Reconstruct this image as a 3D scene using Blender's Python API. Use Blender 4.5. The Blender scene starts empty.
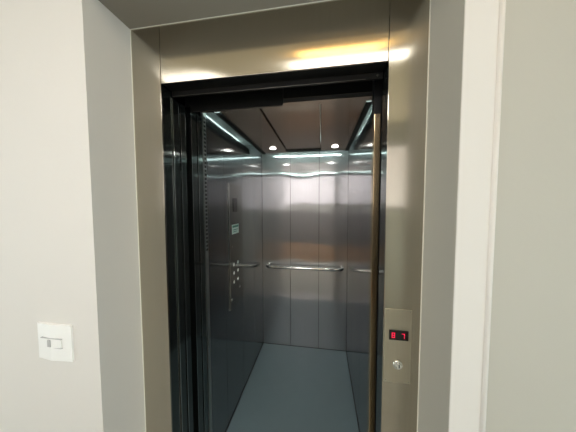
import bpy, bmesh, math, random
from mathutils import Vector, Matrix
random.seed(4)
S = bpy.context.scene
COL = S.collection

# ------------------------------------------------------------------ materials
def srgb(r, g, b):
    f = lambda c: (c/255/12.92) if c/255 <= .04045 else ((c/255+.055)/1.055)**2.4
    return (f(r), f(g), f(b), 1)

def base_mat(name):
    m = bpy.data.materials.new(name); m.use_nodes = True
    nt = m.node_tree; b = nt.nodes['Principled BSDF']
    return m, nt, b

def plain(name, col, rough=.6, metal=0, spec=.5, var=.06, scale=3., bump=.0, bscale=200., coat=0):
    m, nt, b = base_mat(name)
    L = nt.links.new
    tc = nt.nodes.new('ShaderNodeTexCoord')
    n = nt.nodes.new('ShaderNodeTexNoise'); n.inputs['Scale'].default_value = scale; n.inputs['Detail'].default_value = 4
    L(tc.outputs['Object'], n.inputs['Vector'])
    mx = nt.nodes.new('ShaderNodeMix'); mx.data_type = 'RGBA'
    mx.inputs[6].default_value = tuple(c*(1-var) for c in col[:3])+(1,)
    mx.inputs[7].default_value = tuple(min(1, c*(1+var)) for c in col[:3])+(1,)
    L(n.outputs['Fac'], mx.inputs[0]); L(mx.outputs[2], b.inputs['Base Color'])
    b.inputs['Roughness'].default_value = rough; b.inputs['Metallic'].default_value = metal
    b.inputs['Specular IOR Level'].default_value = spec
    if coat: b.inputs['Coat Weight'].default_value = coat
    if bump:
        n2 = nt.nodes.new('ShaderNodeTexNoise'); n2.inputs['Scale'].default_value = bscale; n2.inputs['Detail'].default_value = 3
        L(tc.outputs['Object'], n2.inputs['Vector'])
        bp = nt.nodes.new('ShaderNodeBump'); bp.inputs['Strength'].default_value = bump; bp.inputs['Distance'].default_value = .002
        L(n2.outputs['Fac'], bp.inputs['Height']); L(bp.outputs['Normal'], b.inputs['Normal'])
    return m

def steel(name, col, rough=.25, aniso=.8, wave=.0, grain=.04, smudge=.1, wscale=(2.5, 2.5, 6), haze=.25, hrough=.5):
    """brushed stainless steel, vertical grain; reflections smear sideways"""
    m, nt, b = base_mat(name); L = nt.links.new
    b.inputs['Metallic'].default_value = 1
    b.inputs['Anisotropic'].default_value = aniso
    tc = nt.nodes.new('ShaderNodeTexCoord')
    geo = nt.nodes.new('ShaderNodeNewGeometry')
    cr = nt.nodes.new('ShaderNodeVectorMath'); cr.operation = 'CROSS_PRODUCT'
    L(geo.outputs['Normal'], cr.inputs[0]); cr.inputs[1].default_value = (0.02, 0.03, 1)
    L(cr.outputs[0], b.inputs['Tangent'])
    mp = nt.nodes.new('ShaderNodeMapping'); mp.inputs['Scale'].default_value = (420, 420, 3)
    L(tc.outputs['Object'], mp.inputs['Vector'])
    n = nt.nodes.new('ShaderNodeTexNoise'); n.inputs['Scale'].default_value = 1; n.inputs['Detail'].default_value = 3
    L(mp.outputs[0], n.inputs['Vector'])
    mx = nt.nodes.new('ShaderNodeMix'); mx.data_type = 'RGBA'
    mx.inputs[6].default_value = tuple(c*(1-grain*2) for c in col[:3])+(1,)
    mx.inputs[7].default_value = tuple(min(1, c*(1+grain*2)) for c in col[:3])+(1,)
    L(n.outputs['Fac'], mx.inputs[0]); L(mx.outputs[2], b.inputs['Base Color'])
    n2 = nt.nodes.new('ShaderNodeTexNoise'); n2.inputs['Scale'].default_value = 7; n2.inputs['Detail'].default_value = 5
    L(tc.outputs['Object'], n2.inputs['Vector'])
    mr = nt.nodes.new('ShaderNodeMapRange')
    mr.inputs['From Min'].default_value = .3; mr.inputs['From Max'].default_value = .7
    mr.inputs['To Min'].default_value = rough*(1-smudge); mr.inputs['To Max'].default_value = rough*(1+smudge)
    L(n2.outputs['Fac'], mr.inputs['Value']); L(mr.outputs[0], b.inputs['Roughness'])
    if wave:
        mp3 = nt.nodes.new('ShaderNodeMapping'); mp3.inputs['Scale'].default_value = wscale
        L(tc.outputs['Object'], mp3.inputs['Vector'])
        n3 = nt.nodes.new('ShaderNodeTexNoise'); n3.inputs['Scale'].default_value = 1; n3.inputs['Detail'].default_value = 0
        L(mp3.outputs[0], n3.inputs['Vector'])
        bp = nt.nodes.new('ShaderNodeBump'); bp.inputs['Strength'].default_value = 1; bp.inputs['Distance'].default_value = wave
        L(n3.outputs['Fac'], bp.inputs['Height']); L(bp.outputs['Normal'], b.inputs['Normal'])
    if haze:      # second, wider lobe of the brushed grain
        b2 = nt.nodes.new('ShaderNodeBsdfPrincipled'); b2.inputs['Metallic'].default_value = 1
        b2.inputs['Roughness'].default_value = hrough; b2.inputs['Anisotropic'].default_value = .3
        L(mx.outputs[2], b2.inputs['Base Color']); L(cr.outputs[0], b2.inputs['Tangent'])
        ms = nt.nodes.new('ShaderNodeMixShader'); ms.inputs[0].default_value = haze
        L(b.outputs[0], ms.inputs[1]); L(b2.outputs[0], ms.inputs[2])
        L(ms.outputs[0], nt.nodes['Material Output'].inputs['Surface'])
    return m

def glow(name, col, strength):
    m, nt, b = base_mat(name)
    b.inputs['Base Color'].default_value = col
    b.inputs['Emission Color'].default_value = col; b.inputs['Emission Strength'].default_value = strength
    return m

def tiles(name, c1, c2, size, mortar, rough=.3):
    m, nt, b = base_mat(name); L = nt.links.new
    tc = nt.nodes.new('ShaderNodeTexCoord')
    br = nt.nodes.new('ShaderNodeTexBrick'); br.offset = 0
    br.inputs['Color1'].default_value = c1; br.inputs['Color2'].default_value = c2; br.inputs['Mortar'].default_value = mortar
    br.inputs['Scale'].default_value = 1; br.inputs['Brick Width'].default_value = size; br.inputs['Row Height'].default_value = size
    br.inputs['Mortar Size'].default_value = .003
    L(tc.outputs['Object'], br.inputs['Vector']); L(br.outputs['Color'], b.inputs['Base Color'])
    b.inputs['Roughness'].default_value = rough
    return m

M = dict(
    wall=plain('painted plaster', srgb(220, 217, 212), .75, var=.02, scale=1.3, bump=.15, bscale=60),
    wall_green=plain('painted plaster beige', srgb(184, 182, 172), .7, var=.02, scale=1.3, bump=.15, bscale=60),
    soffit=plain('shade darkened soffit plaster', srgb(142, 137, 127), .8, var=.02, bump=.12, bscale=60),  # wall plaster darkened, the soffit's shade is put into its colour
    lobby_ceil=plain('lobby ceiling paint', srgb(226, 212, 182), .8, var=.02),
    caulk=plain('white caulk', srgb(225, 222, 210), .5),
    bead=plain('corner bead paint', srgb(238, 230, 214), .4),
    lobby_floor=tiles('lobby floor tile', srgb(168, 166, 158), srgb(174, 172, 164), .6, srgb(70, 66, 60), .25),
    wood=plain('brown lobby wood', srgb(116, 82, 54), .35, var=.25, scale=5),
    lightwood=plain('orange brown wood', srgb(168, 126, 88), .35, var=.2, scale=5),
    darkwall=plain('grey brown wall covering', srgb(88, 80, 76), .6, var=.1),
    frame=steel('brushed frame steel', srgb(184, 177, 163), .15, .95, wave=.0003, wscale=(1.2, 1.2, 3), smudge=.15, haze=.10, hrough=.32),
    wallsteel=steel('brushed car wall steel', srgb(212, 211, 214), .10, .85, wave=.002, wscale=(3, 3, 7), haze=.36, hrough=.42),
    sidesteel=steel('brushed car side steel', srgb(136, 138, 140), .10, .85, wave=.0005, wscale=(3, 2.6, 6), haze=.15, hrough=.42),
    doorsteel=steel('door edge steel', srgb(100, 106, 104), .10, .8, wave=0, haze=.2),
    ceilsteel=steel('ceiling panel steel', srgb(215, 198, 186), .12, .5, wave=.0003, haze=.25),
    stripsteel=steel('perforated strip steel', srgb(165, 168, 166), .3, .5, haze=.4),
    copsteel=steel('control panel steel', srgb(132, 132, 130), .13, .8, haze=.2),
    post=steel('gold tinted post steel', srgb(186, 166, 132), .20, .8),  # steel tinted gold to carry the reflected hall light
    plate=steel('call plate steel', srgb(196, 189, 172), .30, .5),
    chrome=plain('polished chrome', srgb(225, 226, 222), .1, metal=1, var=.01),
    dark=plain('dark gap paint', srgb(12, 12, 13), .6, var=.1),
    header=plain('header metal with painted shade', srgb(36, 35, 33), .45, metal=.6, var=.1),  # unlit black of header and lintel underside put into the colour
    headerlip=plain('header lip metal', srgb(95, 92, 86), .35, metal=.9, var=.05),
    carfloor=plain('blue grey rubber floor', srgb(112, 130, 136), .42, var=.05, scale=9, bump=.1, bscale=300, spec=.4),
    carroof=plain('car roof paint', srgb(205, 210, 208), .6),
    skirting=plain('dark skirting line', srgb(18, 22, 24), .5),
    switch=plain('white switch plastic', srgb(244, 244, 242), .3, var=.01),
    switchgrey=plain('grey switch shadow slot', srgb(178, 178, 178), .4),
    displayglass=plain('black display glass', srgb(8, 4, 6), .15),
    buttoncap=plain('pale button cap', srgb(205, 208, 205), .3),
    labelw=plain('pale green sticker', srgb(205, 228, 220), .5),
    labelg=plain('green sticker print', srgb(70, 130, 115), .5),
    red=glow('red led digits', srgb(255, 40, 90), .5),
    led=glow('cool white light strip', (.76, 1.0, .92, 1), 32),
    ledside=glow('cool white side strip', (.76, 1.0, .92, 1), 20),
    spot=glow('spot lens', (1, 1, .93, 1), 14),
    lamp=glow('warm ceiling lamp diffuser', (1, .6, .2, 1), 10),
    striplamp=glow('white strip lamp diffuser', (1, .97, .92, 1), 7),
    window=glow('daylight window pane', (1.0, .94, .96, 1), .55),
    coolfill=glow('added cool daylight pane', (.84, .97, .98, 1), 4.0),  # glow of the two added hall doors
    fillpanel=glow('added fill lamp diffuser', (1, .96, .94, 1), 21),
    alum=plain('window aluminium', srgb(190, 190, 188), .4, metal=.8),
)

# ------------------------------------------------------------------ building helpers
class MB:
    """collects shapes in world coordinates, links them as one mesh"""
    def __init__(s): s.bm = bmesh.new(); s.mi = 0
    def _mark(s, faces, smooth=False):
        for f in faces: f.material_index = s.mi; f.smooth = smooth
    def box(s, x0, x1, y0, y1, z0, z1, bev=0., seg=2):
        r = bmesh.ops.create_cube(s.bm, size=1)
        bmesh.ops.scale(s.bm, vec=(x1-x0, y1-y0, z1-z0), verts=r['verts'])
        bmesh.ops.translate(s.bm, vec=((x0+x1)/2, (y0+y1)/2, (z0+z1)/2), verts=r['verts'])
        fs = set(f for v in r['verts'] for f in v.link_faces)
        s._mark(fs)
        if bev:
            es = list(set(e for v in r['verts'] for e in v.link_edges))
            q = bmesh.ops.bevel(s.bm, geom=es, offset=bev, segments=seg, affect='EDGES', profile=.6)
            s._mark(q['faces'])
        return s
    def cyl(s, c, r, d, axis='X', seg=24, r2=None, cap=True):
        q = bmesh.ops.create_cone(s.bm, cap_ends=cap, segments=seg, radius1=r, radius2=r if r2 is None else r2, depth=d)
        rot = {'Z': Matrix(), 'X': Matrix.Rotation(math.pi/2, 4, 'Y'), 'Y': Matrix.Rotation(-math.pi/2, 4, 'X')}[axis]
        bmesh.ops.transform(s.bm, matrix=Matrix.Translation(c) @ rot, verts=q['verts'])
        for f in set(f for v in q['verts'] for f in v.link_faces):
            f.material_index = s.mi; f.smooth = len(f.verts) == 4
        return s
    def ring(s, c, r, t, axis='Z', seg=28, ns=8):
        vs = []
        for i in range(seg):
            a = 2*math.pi*i/seg; row = []
            for j in range(ns):
                b = 2*math.pi*j/ns; rr = r+t*math.cos(b); h = t*math.sin(b)
                p = (rr*math.cos(a), rr*math.sin(a), h)
                p = {'Z': p, 'X': (p[2], p[0], p[1]), 'Y': (p[0], p[2], p[1])}[axis]
                row.append(s.bm.verts.new(Vector(c)+Vector(p)))
            vs.append(row)
        for i in range(seg):
            for j in range(ns):
                f = s.bm.faces.new([vs[i][j], vs[(i+1) % seg][j], vs[(i+1) % seg][(j+1) % ns], vs[i][(j+1) % ns]])
                f.material_index = s.mi; f.smooth = True
        return s
    def tube(s, pts, r, ns=14):
        pts = [Vector(p) for p in pts]; rows = []
        up = Vector((0, 0, 1))
        for i, p in enumerate(pts):
            t = (pts[min(i+1, len(pts)-1)]-pts[max(i-1, 0)]).normalized()
            a = t.cross(up).normalized(); b = a.cross(t)
            rows.append([s.bm.verts.new(p+a*r*math.cos(2*math.pi*k/ns)+b*r*math.sin(2*math.pi*k/ns)) for k in range(ns)])
        for i in range(len(rows)-1):
            for k in range(ns):
                f = s.bm.faces.new([rows[i][k], rows[i][(k+1) % ns], rows[i+1][(k+1) % ns], rows[i+1][k]])
                f.smooth = True; f.material_index = s.mi
        s.bm.faces.new(rows[0]); s.bm.faces.new(rows[-1])
        return s
    def pillow(s, o, u, v, n, amp, thick, nu=14, nv=40, seed=0):
        """thin metal panel, very slightly bowed, with turned edges; o corner, u/v extents, n outward normal"""
        o, u, v, n = Vector(o), Vector(u), Vector(v), Vector(n)
        rnd = random.Random(seed); ph = [rnd.uniform(0, 6.28) for _ in range(4)]
        g = []
        for j in range(nv+1):
            b = j/nv; row = []
            for i in range(nu+1):
                a = i/nu
                d = amp*math.sin(math.pi*a)**2*(.8+.35*math.sin(3.1*b*6.28+ph[0])+.2*math.sin(5.3*b*6.28+ph[1]))
                row.append(s.bm.verts.new(o+u*a+v*b+n*d))
            g.append(row)
        fs = []
        for j in range(nv):
            for i in range(nu):
                f = s.bm.faces.new([g[j][i], g[j][i+1], g[j+1][i+1], g[j+1][i]]); f.smooth = True; fs.append(f)
        back = [s.bm.verts.new(o-n*thick), s.bm.verts.new(o+u-n*thick), s.bm.verts.new(o+u+v-n*thick), s.bm.verts.new(o+v-n*thick)]
        fs.append(s.bm.faces.new(back[::-1]))
        fs.append(s.bm.faces.new([g[0][i] for i in range(nu+1)]+[back[1], back[0]]))
        fs.append(s.bm.faces.new([g[nv][i] for i in range(nu+1)]+[back[2], back[3]]))
        fs.append(s.bm.faces.new([g[j][0] for j in range(nv+1)]+[back[3], back[0]]))
        fs.append(s.bm.faces.new([g[j][nu] for j in range(nv+1)]+[back[2], back[1]]))
        for f in fs: f.material_index = s.mi
        bmesh.ops.recalc_face_normals(s.bm, faces=fs)
        front = fs[:nu*nv]
        bmesh.ops.split_edges(s.bm, edges=[e for e in set(e for f in front for e in f.edges) if any(not q.smooth for q in e.link_faces)])
        return s
    def prism(s, pts, h0, h1, axis='Z'):
        """extrude polygon (a,b) between h0 and h1 along axis"""
        def P(a, b, h): return {'Z': (a, b, h), 'Y': (a, h, b), 'X': (h, a, b)}[axis]
        lo = [s.bm.verts.new(P(a, b, h0)) for a, b in pts]; hi = [s.bm.verts.new(P(a, b, h1)) for a, b in pts]
        fs = [s.bm.faces.new(lo), s.bm.faces.new(hi)]
        for i in range(len(pts)):
            j = (i+1) % len(pts); fs.append(s.bm.faces.new([lo[i], lo[j], hi[j], hi[i]]))
        for f in fs: f.material_index = s.mi
        bmesh.ops.recalc_face_normals(s.bm, faces=fs)
        return s
    def build(s, name, mats, parent=None, origin=None):
        root = parent
        off = Vector((0, 0, 0))
        while root: off += root.location; root = root.parent
        if parent is None:
            off = Vector(origin) if origin else off
        bmesh.ops.translate(s.bm, vec=-off, verts=s.bm.verts)
        me = bpy.data.meshes.new(name); s.bm.to_mesh(me); s.bm.free()
        for m in (mats if isinstance(mats, (list, tuple)) else [mats]): me.materials.append(m)
        o = bpy.data.objects.new(name, me); COL.objects.link(o)
        if parent: o.parent = parent
        else: o.location = off
        return o

def thing(name, label, cat, loc, group=None):
    o = bpy.data.objects.new(name, None); COL.objects.link(o); o.location = loc; o.empty_display_size = .05
    o['label'] = label; o['category'] = cat
    if group: o['group'] = group
    return o
def tag(o, label, cat, group=None):
    o['label'] = label; o['category'] = cat
    if group: o['group'] = group
    return o
def struct(name, mb, m):
    o = mb.build(name, m); o['kind'] = 'structure'; return o

# ------------------------------------------------------------------ key dimensions (metres)
XL, XR = -.139, .989          # recess sides
YW, YF = .623, .805           # face of the hall wall, face of the steel surround
XI0, XI1 = -.009, .8636       # clear opening
ZL, ZS = 2.042, 2.268         # underside and top of the lintel
XRW = 1.068                   # right hand wall
W, D = .903, 2.265            # car inner width, back wall
Y0 = 1.10                     # front end of the car side walls
ZC = 2.20
HC = 2.66                     # hall ceiling
YB = -1.55; XA = -2.3; XB = 2.5

# ------------------------------------------------------------------ setting
struct('wall_left', MB().box(XA, XL, YW, YF+.012, 0, HC), M['wall'])
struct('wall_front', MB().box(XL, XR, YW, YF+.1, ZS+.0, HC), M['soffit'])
mb = MB().box(XR+.001, XRW, YW, YF+.1, 0, HC, bev=.002); mb.mi = 1; mb.box(XR, XR+.0012, YW+.002, YF+.1, 0, HC)
struct('wall_front_right', mb, [M['wall'], M['wall_green']]).name = 'wall_front_side'
struct('wall_front_far', MB().box(XRW+.002, XB, YW, YF+.1, 0, HC), M['wall_green']).name = 'wall_front'
ey0, ey1 = -1.35, -.25
struct('wall_right', MB().box(XB, XB+.12, YB-.12, ey0, 0, HC).box(XB, XB+.12, ey1, YF+.1, 0, HC).box(XB, XB+.12, ey0, ey1, 2.1, HC), M['wall_green'])
mb = MB()
for a in (ey0, (ey0+ey1)/2-.02, ey1-.05): mb.box(XB+.03, XB+.08, a, a+.05, .0, 2.1)
mb.box(XB+.03, XB+.08, ey0, ey1, 0, .12).box(XB+.03, XB+.08, ey0, ey1, 2.05, 2.1)
dr = struct('added_light_door_2', mb, M['alum'])  # unseen glazed door added to cast cool light on the left reveal
MB().box(XB+.055, XB+.06, ey0, ey1, .0, 2.1).build('pane', M['coolfill'], dr)
struct('trim_1', MB().cyl((XRW+.003, YW, HC/2), .0065, HC-.004, 'Z', 16), M['wall'])
struct('floor', MB().box(XA, XB, YB, YF+.01, -.1, 0), M['lobby_floor'])
struct('ceiling', MB().box(XA, XB+.12, YB-.12, YF+.1, HC, HC+.1), M['lobby_ceil'])
dy0, dy1 = -1.25, -.15
struct('wall_side', MB().box(XA-.12, XA, YB-.12, dy0, 0, HC).box(XA-.12, XA, dy1, YF+.1, 0, HC).box(XA-.12, XA, dy0, dy1, 2.1, HC), M['wood'])
mb = MB()
for a in (dy0, (dy0+dy1)/2-.02, dy1-.05): mb.box(XA-.08, XA-.03, a, a+.05, .0, 2.1)
mb.box(XA-.08, XA-.03, dy0, dy1, 0, .12).box(XA-.08, XA-.03, dy0, dy1, 2.05, 2.1)
dr = struct('added_light_door_1', mb, M['alum'])  # unseen glazed door added as a source of cool low light
MB().box(XA-.06, XA-.055, dy0, dy1, .0, 2.1).build('pane', M['coolfill'], dr)
# rear hall wall with a window band
wz0, wz1, wx0, wx1 = 1.48, 2.40, -1.6, 2.3
mb = MB().box(XA, wx0, YB-.12, YB, 0, HC).box(wx1, XB, YB-.12, YB, 0, HC)
mb.box(wx0, wx1, YB-.12, YB, 0, wz0).box(wx0, wx1, YB-.12, YB, wz1, HC)
struct('wall_back', mb, M['wall_green'])
mb = MB()
for a in (wx0, wx0+.75, wx0+2.72, wx1-.04): mb.box(a, a+.04, YB-.09, YB-.04, wz0, wz1)
mb.box(wx0, wx1, YB-.09, YB-.04, wz0, wz0+.04).box(wx0, wx1, YB-.09, YB-.04, wz1-.04, wz1)
wf = struct('window_1', mb, M['alum'])
MB().box(wx0, wx1, YB-.075, YB-.07, wz0, wz1).build('pane', M['window'], wf)
struct('trim_2', MB().box(-1.3, 1.1, YB, YB+.02, .42, 1.40), M['darkwall'])
struct('trim_4', MB().box(-1.3, 1.1, YB, YB+.03, .0, .42), M['lightwood'])
# white sealant line between plaster and steel
mb = MB().box(XL, XL+.0025, YF-.0025, YF, 0, ZS).box(XR-.0025, XR, YF-.0025, YF, 0, ZS).box(XL, XR, YF-.0025, YF, ZS-.0025, ZS)
struct('trim_3', mb, M['caulk'])

# ------------------------------------------------------------------ steel surround
fr = thing('door_surround', 'brushed stainless steel elevator door surround set in the wall recess', 'door frame', ((XL+XR)/2, YF, 0))
for a, b, c, d, e in ((XL+.001, XI0, XI0-.02, XI0-.0005, .062), (XI1, XR-.001, XI1+.0005, XI1+.02, .075)):
    j = MB().box(a, b, YF, YF+.008, .0, ZS-.002, bev=.0012).build('side_jamb', M['frame'], fr)
    MB().box(c, d, YF+.008, YF+e, .0, ZS-.002).build('jamb_return', M['doorsteel'], j)  # return given darker steel to hold its dark reflection
MB().box(XI0+.0015, XI1-.0015, YF+.0005, YF+.008, ZL, ZS-.002, bev=.0012).build('lintel', M['frame'], fr)
lip = MB().box(XI0+.003, XI1-.003, YF+.0085, YF+.0615, ZL+.0005, ZL+.10).box(XI0+.003, XI1-.003, YF+.062, YF+.072, ZL-.022, ZL+.10).build('header_lip', M['header'], fr)
lip['label'] = 'dark strip under the lintel'
MB().box(.0, .80, YF+.0605, YF+.0625, ZL-.0225, ZL-.0205).build('edge_strip', M['headerlip'], lip)
MB().cyl((.842, YF+.060, ZL-.012), .004, .004, 'Y', 12).build('screw', M['chrome'], lip)

# ------------------------------------------------------------------ landing door, slid open to the left
ld = thing('landing_door', 'outer sliding elevator door parked open just behind the left jamb', 'door', (XI0-.2, .90, 0))
for k, (ya, yb, xe) in enumerate([(.870, .910, -.006), (.917, .954, -.004)]):
    p = MB().box(-.36, xe, ya, yb, .01, 2.017, bev=.0015).build('door_panel', M['doorsteel'], ld)
    MB().box(xe-.0005, xe+.0018, ya-.0025, ya+.001, .01, 2.015).build('edge_lip', M['chrome'], p)
# car door, also open
cd = thing('car_door', 'inner sliding elevator door parked open beyond the black gap on the left', 'door', (-.2, 1.03, 0))
for k, (ya, yb, xe) in enumerate([(.996, .1+.943, -.002), (1.050, 1.092, -.001)]):
    p = MB().box(-.36, xe, ya, yb, .01, 2.018, bev=.0015).build('door_panel', M['doorsteel'], cd)
    MB().box(xe-.0005, xe+.0014, ya-.0015, ya+.001, .01, 2.017).build('edge_lip', M['chrome'], p)

# door sills (out of the frame, below)
s1 = MB().box(XI0, XI1, YF+.001, .968, -.03, .0)
for y in (.855, .885, .935): s1.box(XI0+.001, XI1-.001, y, y+.006, .0, .003)
tag(s1.build('door_sill', M['alum'], None, ((XI0+XI1)/2, .88, -.03)), 'grooved metal sill below the landing door opening', 'sill')

# ------------------------------------------------------------------ elevator car
car = thing('elevator_car', 'open elevator car lined with brushed steel panels and grey blue floor', 'elevator', (W/2, 1.65, 0))
MB().box(-.0, W, 1.10, D, -.03, .0).build('car_floor', M['carfloor'], car)
mb = MB().box(-.0, W, .985, 1.0995, -.03, .0)
for y in (1.0, 1.03, 1.06): mb.box(.001, W-.001, y, y+.008, .0, .0025)
mb.build('car_sill', M['alum'], car)
T = .012
# left wall
ys = [Y0+.032, 1.343, 1.657, 1.962, D]
for i in range(4):
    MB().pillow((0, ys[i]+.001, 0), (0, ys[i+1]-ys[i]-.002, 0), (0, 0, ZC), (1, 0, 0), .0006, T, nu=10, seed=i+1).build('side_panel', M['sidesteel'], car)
ysr = [Y0, 1.49, 1.88, D]
for i in range(3):
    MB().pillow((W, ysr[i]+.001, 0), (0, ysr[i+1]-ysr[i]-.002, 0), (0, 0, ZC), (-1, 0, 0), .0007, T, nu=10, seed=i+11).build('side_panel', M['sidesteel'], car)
xs = [0, .308, .611, W]
for i in range(3):
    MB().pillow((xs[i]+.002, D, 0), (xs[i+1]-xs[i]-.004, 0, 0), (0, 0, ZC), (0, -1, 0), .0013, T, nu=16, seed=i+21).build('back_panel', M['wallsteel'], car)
# outer shell of the car
mb = MB().box(-.03, -T-.001, Y0, D+.03, -.03, ZC+.03).box(W+T+.001, W+.03, Y0, D+.03, -.03, ZC+.03)
mb.box(-.03, W+.03, D+T+.001, D+.03, -.03, ZC+.03)
MB_shell = mb.build('shell', M['dark'], car)
MB().box(-.011, W+.011, Y0, D+.011, ZC, ZC+.03).build('roof', M['carroof'], car)
# skirting line
mb = MB().box(.0005, .004, Y0, D-.002, .0, .008).box(W-.004, W-.0005, Y0, D-.002, .0, .008)
mb.box(.004, W-.004, D-.005, D-.002, .0, .004)
MB_sk = mb.build('skirting', M['skirting'], car)
# perforated strip at the front end of the left wall
st = MB().box(-T, .0005, Y0, Y0+.030, 0, ZC).build('perforated_strip', M['stripsteel'], car)
mb = MB()
z = 2.026
for k in range(34):
    mb.box(.0003, .0012, Y0+.006, Y0+.025, z-.0066, z+.0066, bev=.0003, seg=1); z -= .02205
MB_sl = mb.build('slots', M['dark'], st)
# ceiling
zp = 2.05
cl, c1, c2, cr_ = .082, .312, .630, .8625
YP = 1.108
for a, b, yb, dz in ((cl, c1, 2.050, 0), (c1+.012, c2-.004, 1.985, .004), (c2, cr_, 2.035, 0)):
    MB().box(a, b, YP, yb, zp+dz, zp+dz+.018, bev=.001).build('ceiling_panel', M['ceilsteel'], car)
mb = MB().box(cl-.016, cl+.014, YP-.001, 2.055, zp-.006, zp+.045).box(cr_-.014, cr_+.016, YP-.001, 2.045, zp-.006, zp+.045)
mb.box(cl+.014, cr_-.014, 2.035, 2.055, zp+.002, zp+.06)
mb.box(c1-.004, c2, 1.975, 1.993, zp-.006, zp+.01)
mb.box(c1-.02, c1+.02, YP, 1.955, zp+.0235, zp+.035)
MB_cf = mb.build('ceiling_carrier', M['dark'], car)
for a in ((cl-.014, cl-.010, YP+.01, 1.80, 2.097, 2.1), (cr_+.010, cr_+.014, YP+.01, 1.80, 2.097, 2.1)):
    MB().box(*a).build('light_strip', M['ledside'], car)
for a in ((cl+.02, cr_-.02, 2.057, 2.063, 2.103, 2.109), (.03, W-.03, 1.0995, 1.1003, 2.0465, 2.054)):
    MB().box(*a).build('light_strip', M['led'], car)
MB().box(.0, W, 1.0305, 1.0995, zp-.004, zp+.05).build('front_trim', M['ceilsteel'], car)
# front header over the car entrance
hd = MB().box(-.03, W+.03, .992, 1.03, 2.034, 2.34).build('header', M['header'], car)
MB().box(.0, .462, .988, .992, 2.003, 2.10).build('header_plate', M['header'], car)
MB().box(.0, .462, .9865, .988, 2.0025, 2.0045).build('edge_strip', M['headerlip'], car)
MB().box(.462, .85, .9905, .992, 2.0335, 2.035).build('edge_strip', M['headerlip'], car)
MB().box(-.03, W+.03, 1.03, Y0+.0, ZC-.02, ZC+.03).build('front_roof', M['dark'], car)
# closing post on the right
MB().box(.8520, .8765, .95, .990, .01, 1.925, bev=.002).build('closing_post', M['post'], car)['label'] = 'vertical steel post tinted gold like its reflection'
MB().box(.850, .8785, .952, .990, 1.925, 2.08).build('dark_reflection_cap', M['dark'], car)  # black cover put in for the dark reflection atop the post
MB().box(.879, W+.04, .975, 1.0, 0, 2.08).build('post_backing', M['dark'], car)
MB().box(W-.002, W+.02, 1.0, Y0-.001, 0, ZC).build('front_return', M['doorsteel'], car)
# lift shaft, seen only as the black gap
mb = MB().box(-.5, -.44, YF+.02, D+.2, -.1, 2.6).box(W+.1, W+.16, YF+.12, D+.2, -.1, 2.6).box(-.5, W+.16, YF+.101, YF+.12, 2.3, 2.6)
mb.box(-.5, W+.16, D+.2, D+.25, -.1, 2.6).box(-.44, W+.1, YF+.12, D+.2, 2.55, 2.6)
struct('wall_shaft', mb, M['dark'])

# ------------------------------------------------------------------ spotlights in the ceiling
for (x, y, lb) in ((.212, 1.872, 'small round recessed spotlight in the left ceiling panel of the car'),
                   (.748, 1.895, 'small round recessed spotlight in the right ceiling panel of the car')):
    t = thing('ceiling_spotlight', lb, 'spotlight', (x, y, zp-.004), 'spotlights in the car ceiling')
    MB().ring((x, y, zp-.0012), .0285, .0025).build('bezel', M['chrome'], t)
    MB().cyl((x, y, zp-.004), .025, .006, 'Z', 24).build('lens', M['spot'], t)
    ld_ = bpy.data.lights.new('spot_lamp', 'SPOT'); ld_.energy = 4.5; ld_.spot_size = math.radians(110); ld_.spot_blend = .6
    ld_.shadow_soft_size = .02; ld_.color = (.9, 1, .98)
    lo = bpy.data.objects.new('spot_lamp', ld_); COL.objects.link(lo); lo.parent = t; lo.location = (0, 0, -.006)

# ------------------------------------------------------------------ handrail on the back wall
zr_ = .893; yo = D-.078
pts = []
xa, xb, R_ = .060, .852, .050
pts.append((xa, D-.001, zr_))
for k in range(9):
    a = math.pi/2*k/8
    pts.append((xa+R_-R_*math.cos(a), yo+R_-R_*math.sin(a), zr_))
for k in range(9):
    a = math.pi/2*(1-k/8)
    pts.append((xb-R_+R_*math.cos(a), yo+R_-R_*math.sin(a), zr_))
pts.append((xb, D-.001, zr_))
hr = thing('handrail', 'shiny steel handrail with bent ends across the back wall of the car', 'handrail', ((xa+xb)/2, D, zr_))
MB().tube(pts, .0165).build('rail', M['chrome'], hr)
for x in (xa, xb):
    MB().cyl((x, D-.004, zr_), .021, .004, 'Y', 24).build('wall_flange', M['chrome'], hr)

# ------------------------------------------------------------------ control panel on the left wall
cp = thing('control_panel', 'tall narrow steel control panel with buttons on the left car wall', 'control panel', (0, 1.53, .84))
MB().box(.0014, .0055, 1.405, 1.655, .80, 1.70, bev=.002).build('face_plate', M['copsteel'], cp)
MB().box(.005, .0066, 1.4045, 1.4060, .80, 1.70).build('edge_strip', M['chrome'], cp)['label'] = 'bright vertical edge'
dp = MB().box(0.0057, 0.0080, 1.468, 1.545, 1.50, 1.60, bev=.001, seg=1).build('display', M['displayglass'], cp)
sk = MB(); sk.box(0.0057, 0.0067, 1.445, 1.57, 1.338, 1.408)
lb_ = sk.build('sticker', M['labelw'], cp); lb_['label'] = 'pale green rectangular sticker'
mb = MB()
mb.box(0.0067, 0.0071, 1.452, 1.563, 1.385, 1.400)
mb.box(0.0067, 0.0071, 1.46, 1.55, 1.366, 1.372).box(0.0067, 0.0071, 1.46, 1.53, 1.352, 1.357)
mb.build('printed_bands', M['labelg'], lb_)
for z in (1.115, 1.053, .987):
    for y in (1.465, 1.54):
        b = MB().ring((0.0067, y, z), .0135, .0022, 'X', 20, 6).build('button', M['chrome'], cp)
        MB().cyl((0.0075, y, z), .0115, .004, 'X', 20).build('button_cap', M['buttoncap'], b)
b = MB().cyl((0.0080, 1.573, .912), .009, .005, 'X', 16).build('key_switch', M['chrome'], cp)
MB().cyl((0.0080, 1.425, .872), .010, .006, 'X', 16).build('key_switch', M['chrome'], cp)
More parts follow.
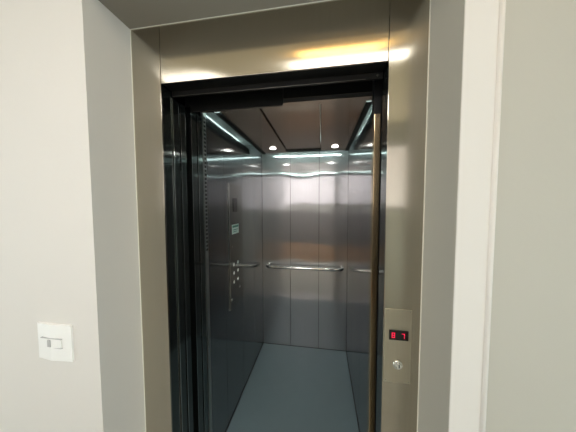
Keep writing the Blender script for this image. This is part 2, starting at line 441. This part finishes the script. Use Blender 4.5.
for (y, z) in ((1.575, 1.275), (1.445, 1.25)):
    MB().cyl((0.0070, y, z), .004, .003, 'X', 12).build('screw', M['chrome'], cp)

# ------------------------------------------------------------------ call station on the right jamb
cs = thing('call_station', 'small call station with red display and key switch on right jamb', 'call station', (.915, YF, .90))
MB().box(.868, .959, YF-.0025, YF, .90, 1.175, bev=.001, seg=1).build('face_plate', M['plate'], cs)
dsp = MB().box(.883, .948, YF-.0065, YF-.0026, 1.062, 1.098, bev=.0015, seg=2).build('display', M['displayglass'], cs)
def seg7(cx, cz, w, h, t, on):
    mb = MB(); y0, y1 = YF-.0075, YF-.0066
    segs = {'a': (cx-w/2, cx+w/2, cz+h/2-t, cz+h/2), 'g': (cx-w/2, cx+w/2, cz-t/2, cz+t/2), 'd': (cx-w/2, cx+w/2, cz-h/2, cz-h/2+t),
            'f': (cx-w/2, cx-w/2+t, cz+.0006, cz+h/2), 'b': (cx+w/2-t, cx+w/2, cz+.0006, cz+h/2),
            'e': (cx-w/2, cx-w/2+t, cz-h/2, cz-.0006), 'c': (cx+w/2-t, cx+w/2, cz-h/2, cz-.0006)}
    for s in on:
        a, b, c, d = segs[s]; mb.box(a, b, y0, y1, c, d)
    return mb
seg7(.8965, 1.0805, .0105, .0185, .0020, 'abcdefg').build('digit', M['red'], dsp)
seg7(.9295, 1.0795, .0100, .0185, .0020, 'abc').build('digit', M['red'], dsp)
ks = MB().cyl((.913, YF-.006, .973), .0165, .007, 'Y', 28).ring((.913, YF-.0095, .973), .0135, .003, 'Y').build('key_switch', M['chrome'], cs)
MB().cyl((.916, YF-.0115, .971), .0085, .006, 'Y', 20).build('lock_core', M['chrome'], ks)
MB().box(.9145, .9175, YF-.0155, YF-.0146, .965, .977).build('keyhole', M['dark'], ks)
for (x, z) in ((.8745, 1.168), (.9525, 1.168), (.8745, .907), (.9525, .907)):
    MB().cyl((x, YF-.0027, z), .002, .001, 'Y', 10).build('screw', M['chrome'], cs)

# ------------------------------------------------------------------ light switch on the left wall
sx0, sx1, sz0, sz1 = -.397, -.248, .985, 1.118
ls = thing('light_switch', 'white square wall switch on the pale wall left of the elevator', 'switch', ((sx0+sx1)/2, YW, sz0))
xm = sx0+.066
prof = [(sx0, YW), (sx0, YW-.006), (xm, YW-.0135), (sx1, YW-.0065), (sx1, YW)]
MB().prism(prof, sz0, sz1, 'Z').build('cover_plate', M['switch'], ls)
zc_ = (sz0+sz1)/2
rk = MB().prism([(sx0+.026, YW-.007), (sx0+.026, YW-.0105), (xm-.002, YW-.0155), (xm+.012, YW-.0165), (sx1-.036, YW-.0125), (sx1-.036, YW-.007)], zc_-.016, zc_+.016, 'Z').build('rocker', M['switch'], ls)
MB().box(xm-.007, xm+.006, YW-.0185, YW-.014, zc_-.013, zc_+.013, bev=.001, seg=1).build('rocker_shadow', M['switchgrey'], ls)['label'] = 'small grey block painted as the rocker shadow'  # grey block stands in for the shadow of the tilted rocker
mb = MB().box(sx0+.024, sx1-.034, YW-.0145, YW-.0072, zc_+.0162, zc_+.0176)
mb.box(xm+.012, sx1-.034, YW-.0145, YW-.0072, zc_-.0176, zc_-.0162)
mb.build('rocker_groove', M['switchgrey'], ls)

# ------------------------------------------------------------------ hall ceiling lamp (seen in the steel, panel lamp added)
lx, ly = .76, .015
hl = thing('ceiling_lamp', 'small warm rectangular lamp on the hall ceiling in front of the strip lamps', 'lamp', (lx, ly, HC))
MB().box(lx-.285, lx+.285, ly-.035, ly+.035, HC-.03, HC, bev=.004).build('lamp_housing', M['bead'], hl)
MB().box(lx-.275, lx+.275, ly-.028, ly+.028, HC-.034, HC-.030).build('diffuser', M['lamp'], hl)
for lx, ly, hx, lb in ((-.52, -.12, .31, 'short white strip lamp on the left half of the hall ceiling'), (.90, -.10, .50, 'white strip lamp on the right half of the hall ceiling')):
    hl = thing('strip_lamp', lb, 'lamp', (lx, ly, HC), 'strip lamps on the hall ceiling')
    MB().box(lx-hx-.01, lx+hx+.01, ly-.055, ly+.055, HC-.03, HC, bev=.004).build('lamp_housing', M['bead'], hl)
    MB().box(lx-hx, lx+hx, ly-.045, ly+.045, HC-.034, HC-.030).build('diffuser', M['striplamp'], hl)

lx, ly = .15, -.95
hl = thing('fill_panel_lamp', 'unseen square panel lamp added on the hall ceiling as fill light', 'lamp', (lx, ly, HC))  # lamp added out of view as the main frontal light
MB().box(lx-.31, lx+.31, ly-.31, ly+.31, HC-.03, HC, bev=.004).build('lamp_housing', M['bead'], hl)
MB().box(lx-.30, lx+.30, ly-.30, ly+.30, HC-.034, HC-.030).build('diffuser', M['fillpanel'], hl)

# ------------------------------------------------------------------ light
w = bpy.data.worlds.new('World'); S.world = w; w.use_nodes = True
w.node_tree.nodes['Background'].inputs[0].default_value = (.5, .55, .6, 1)
w.node_tree.nodes['Background'].inputs[1].default_value = .3

# ------------------------------------------------------------------ camera
f, yaw, pitch, roll = 214.41, .15617, -.0519, -.00232
fw = Vector((-math.sin(yaw)*math.cos(pitch), math.cos(yaw)*math.cos(pitch), math.sin(pitch)))
r = Vector((math.cos(yaw), math.sin(yaw), 0)); u = r.cross(fw)
r2 = r*math.cos(roll)+u*math.sin(roll); u2 = -r*math.sin(roll)+u*math.cos(roll)
cam = bpy.data.cameras.new('Camera'); co = bpy.data.objects.new('Camera', cam); COL.objects.link(co)
mat = Matrix((r2, u2, -fw)).transposed().to_4x4(); mat.translation = Vector((.63925, 0, 1.55))
co.matrix_world = mat
cam.sensor_fit = 'HORIZONTAL'; cam.sensor_width = 36; cam.lens = f/576*36; cam.clip_start = .01
S.camera = co

S.view_settings.view_transform = 'Standard'; S.view_settings.look = 'None'
S.view_settings.gamma = 1; S.view_settings.exposure = 0; S.view_settings.use_curve_mapping = False
S.cycles.max_bounces = 12; S.cycles.glossy_bounces = 8; S.cycles.diffuse_bounces = 5
S.cycles.sample_clamp_indirect = 4
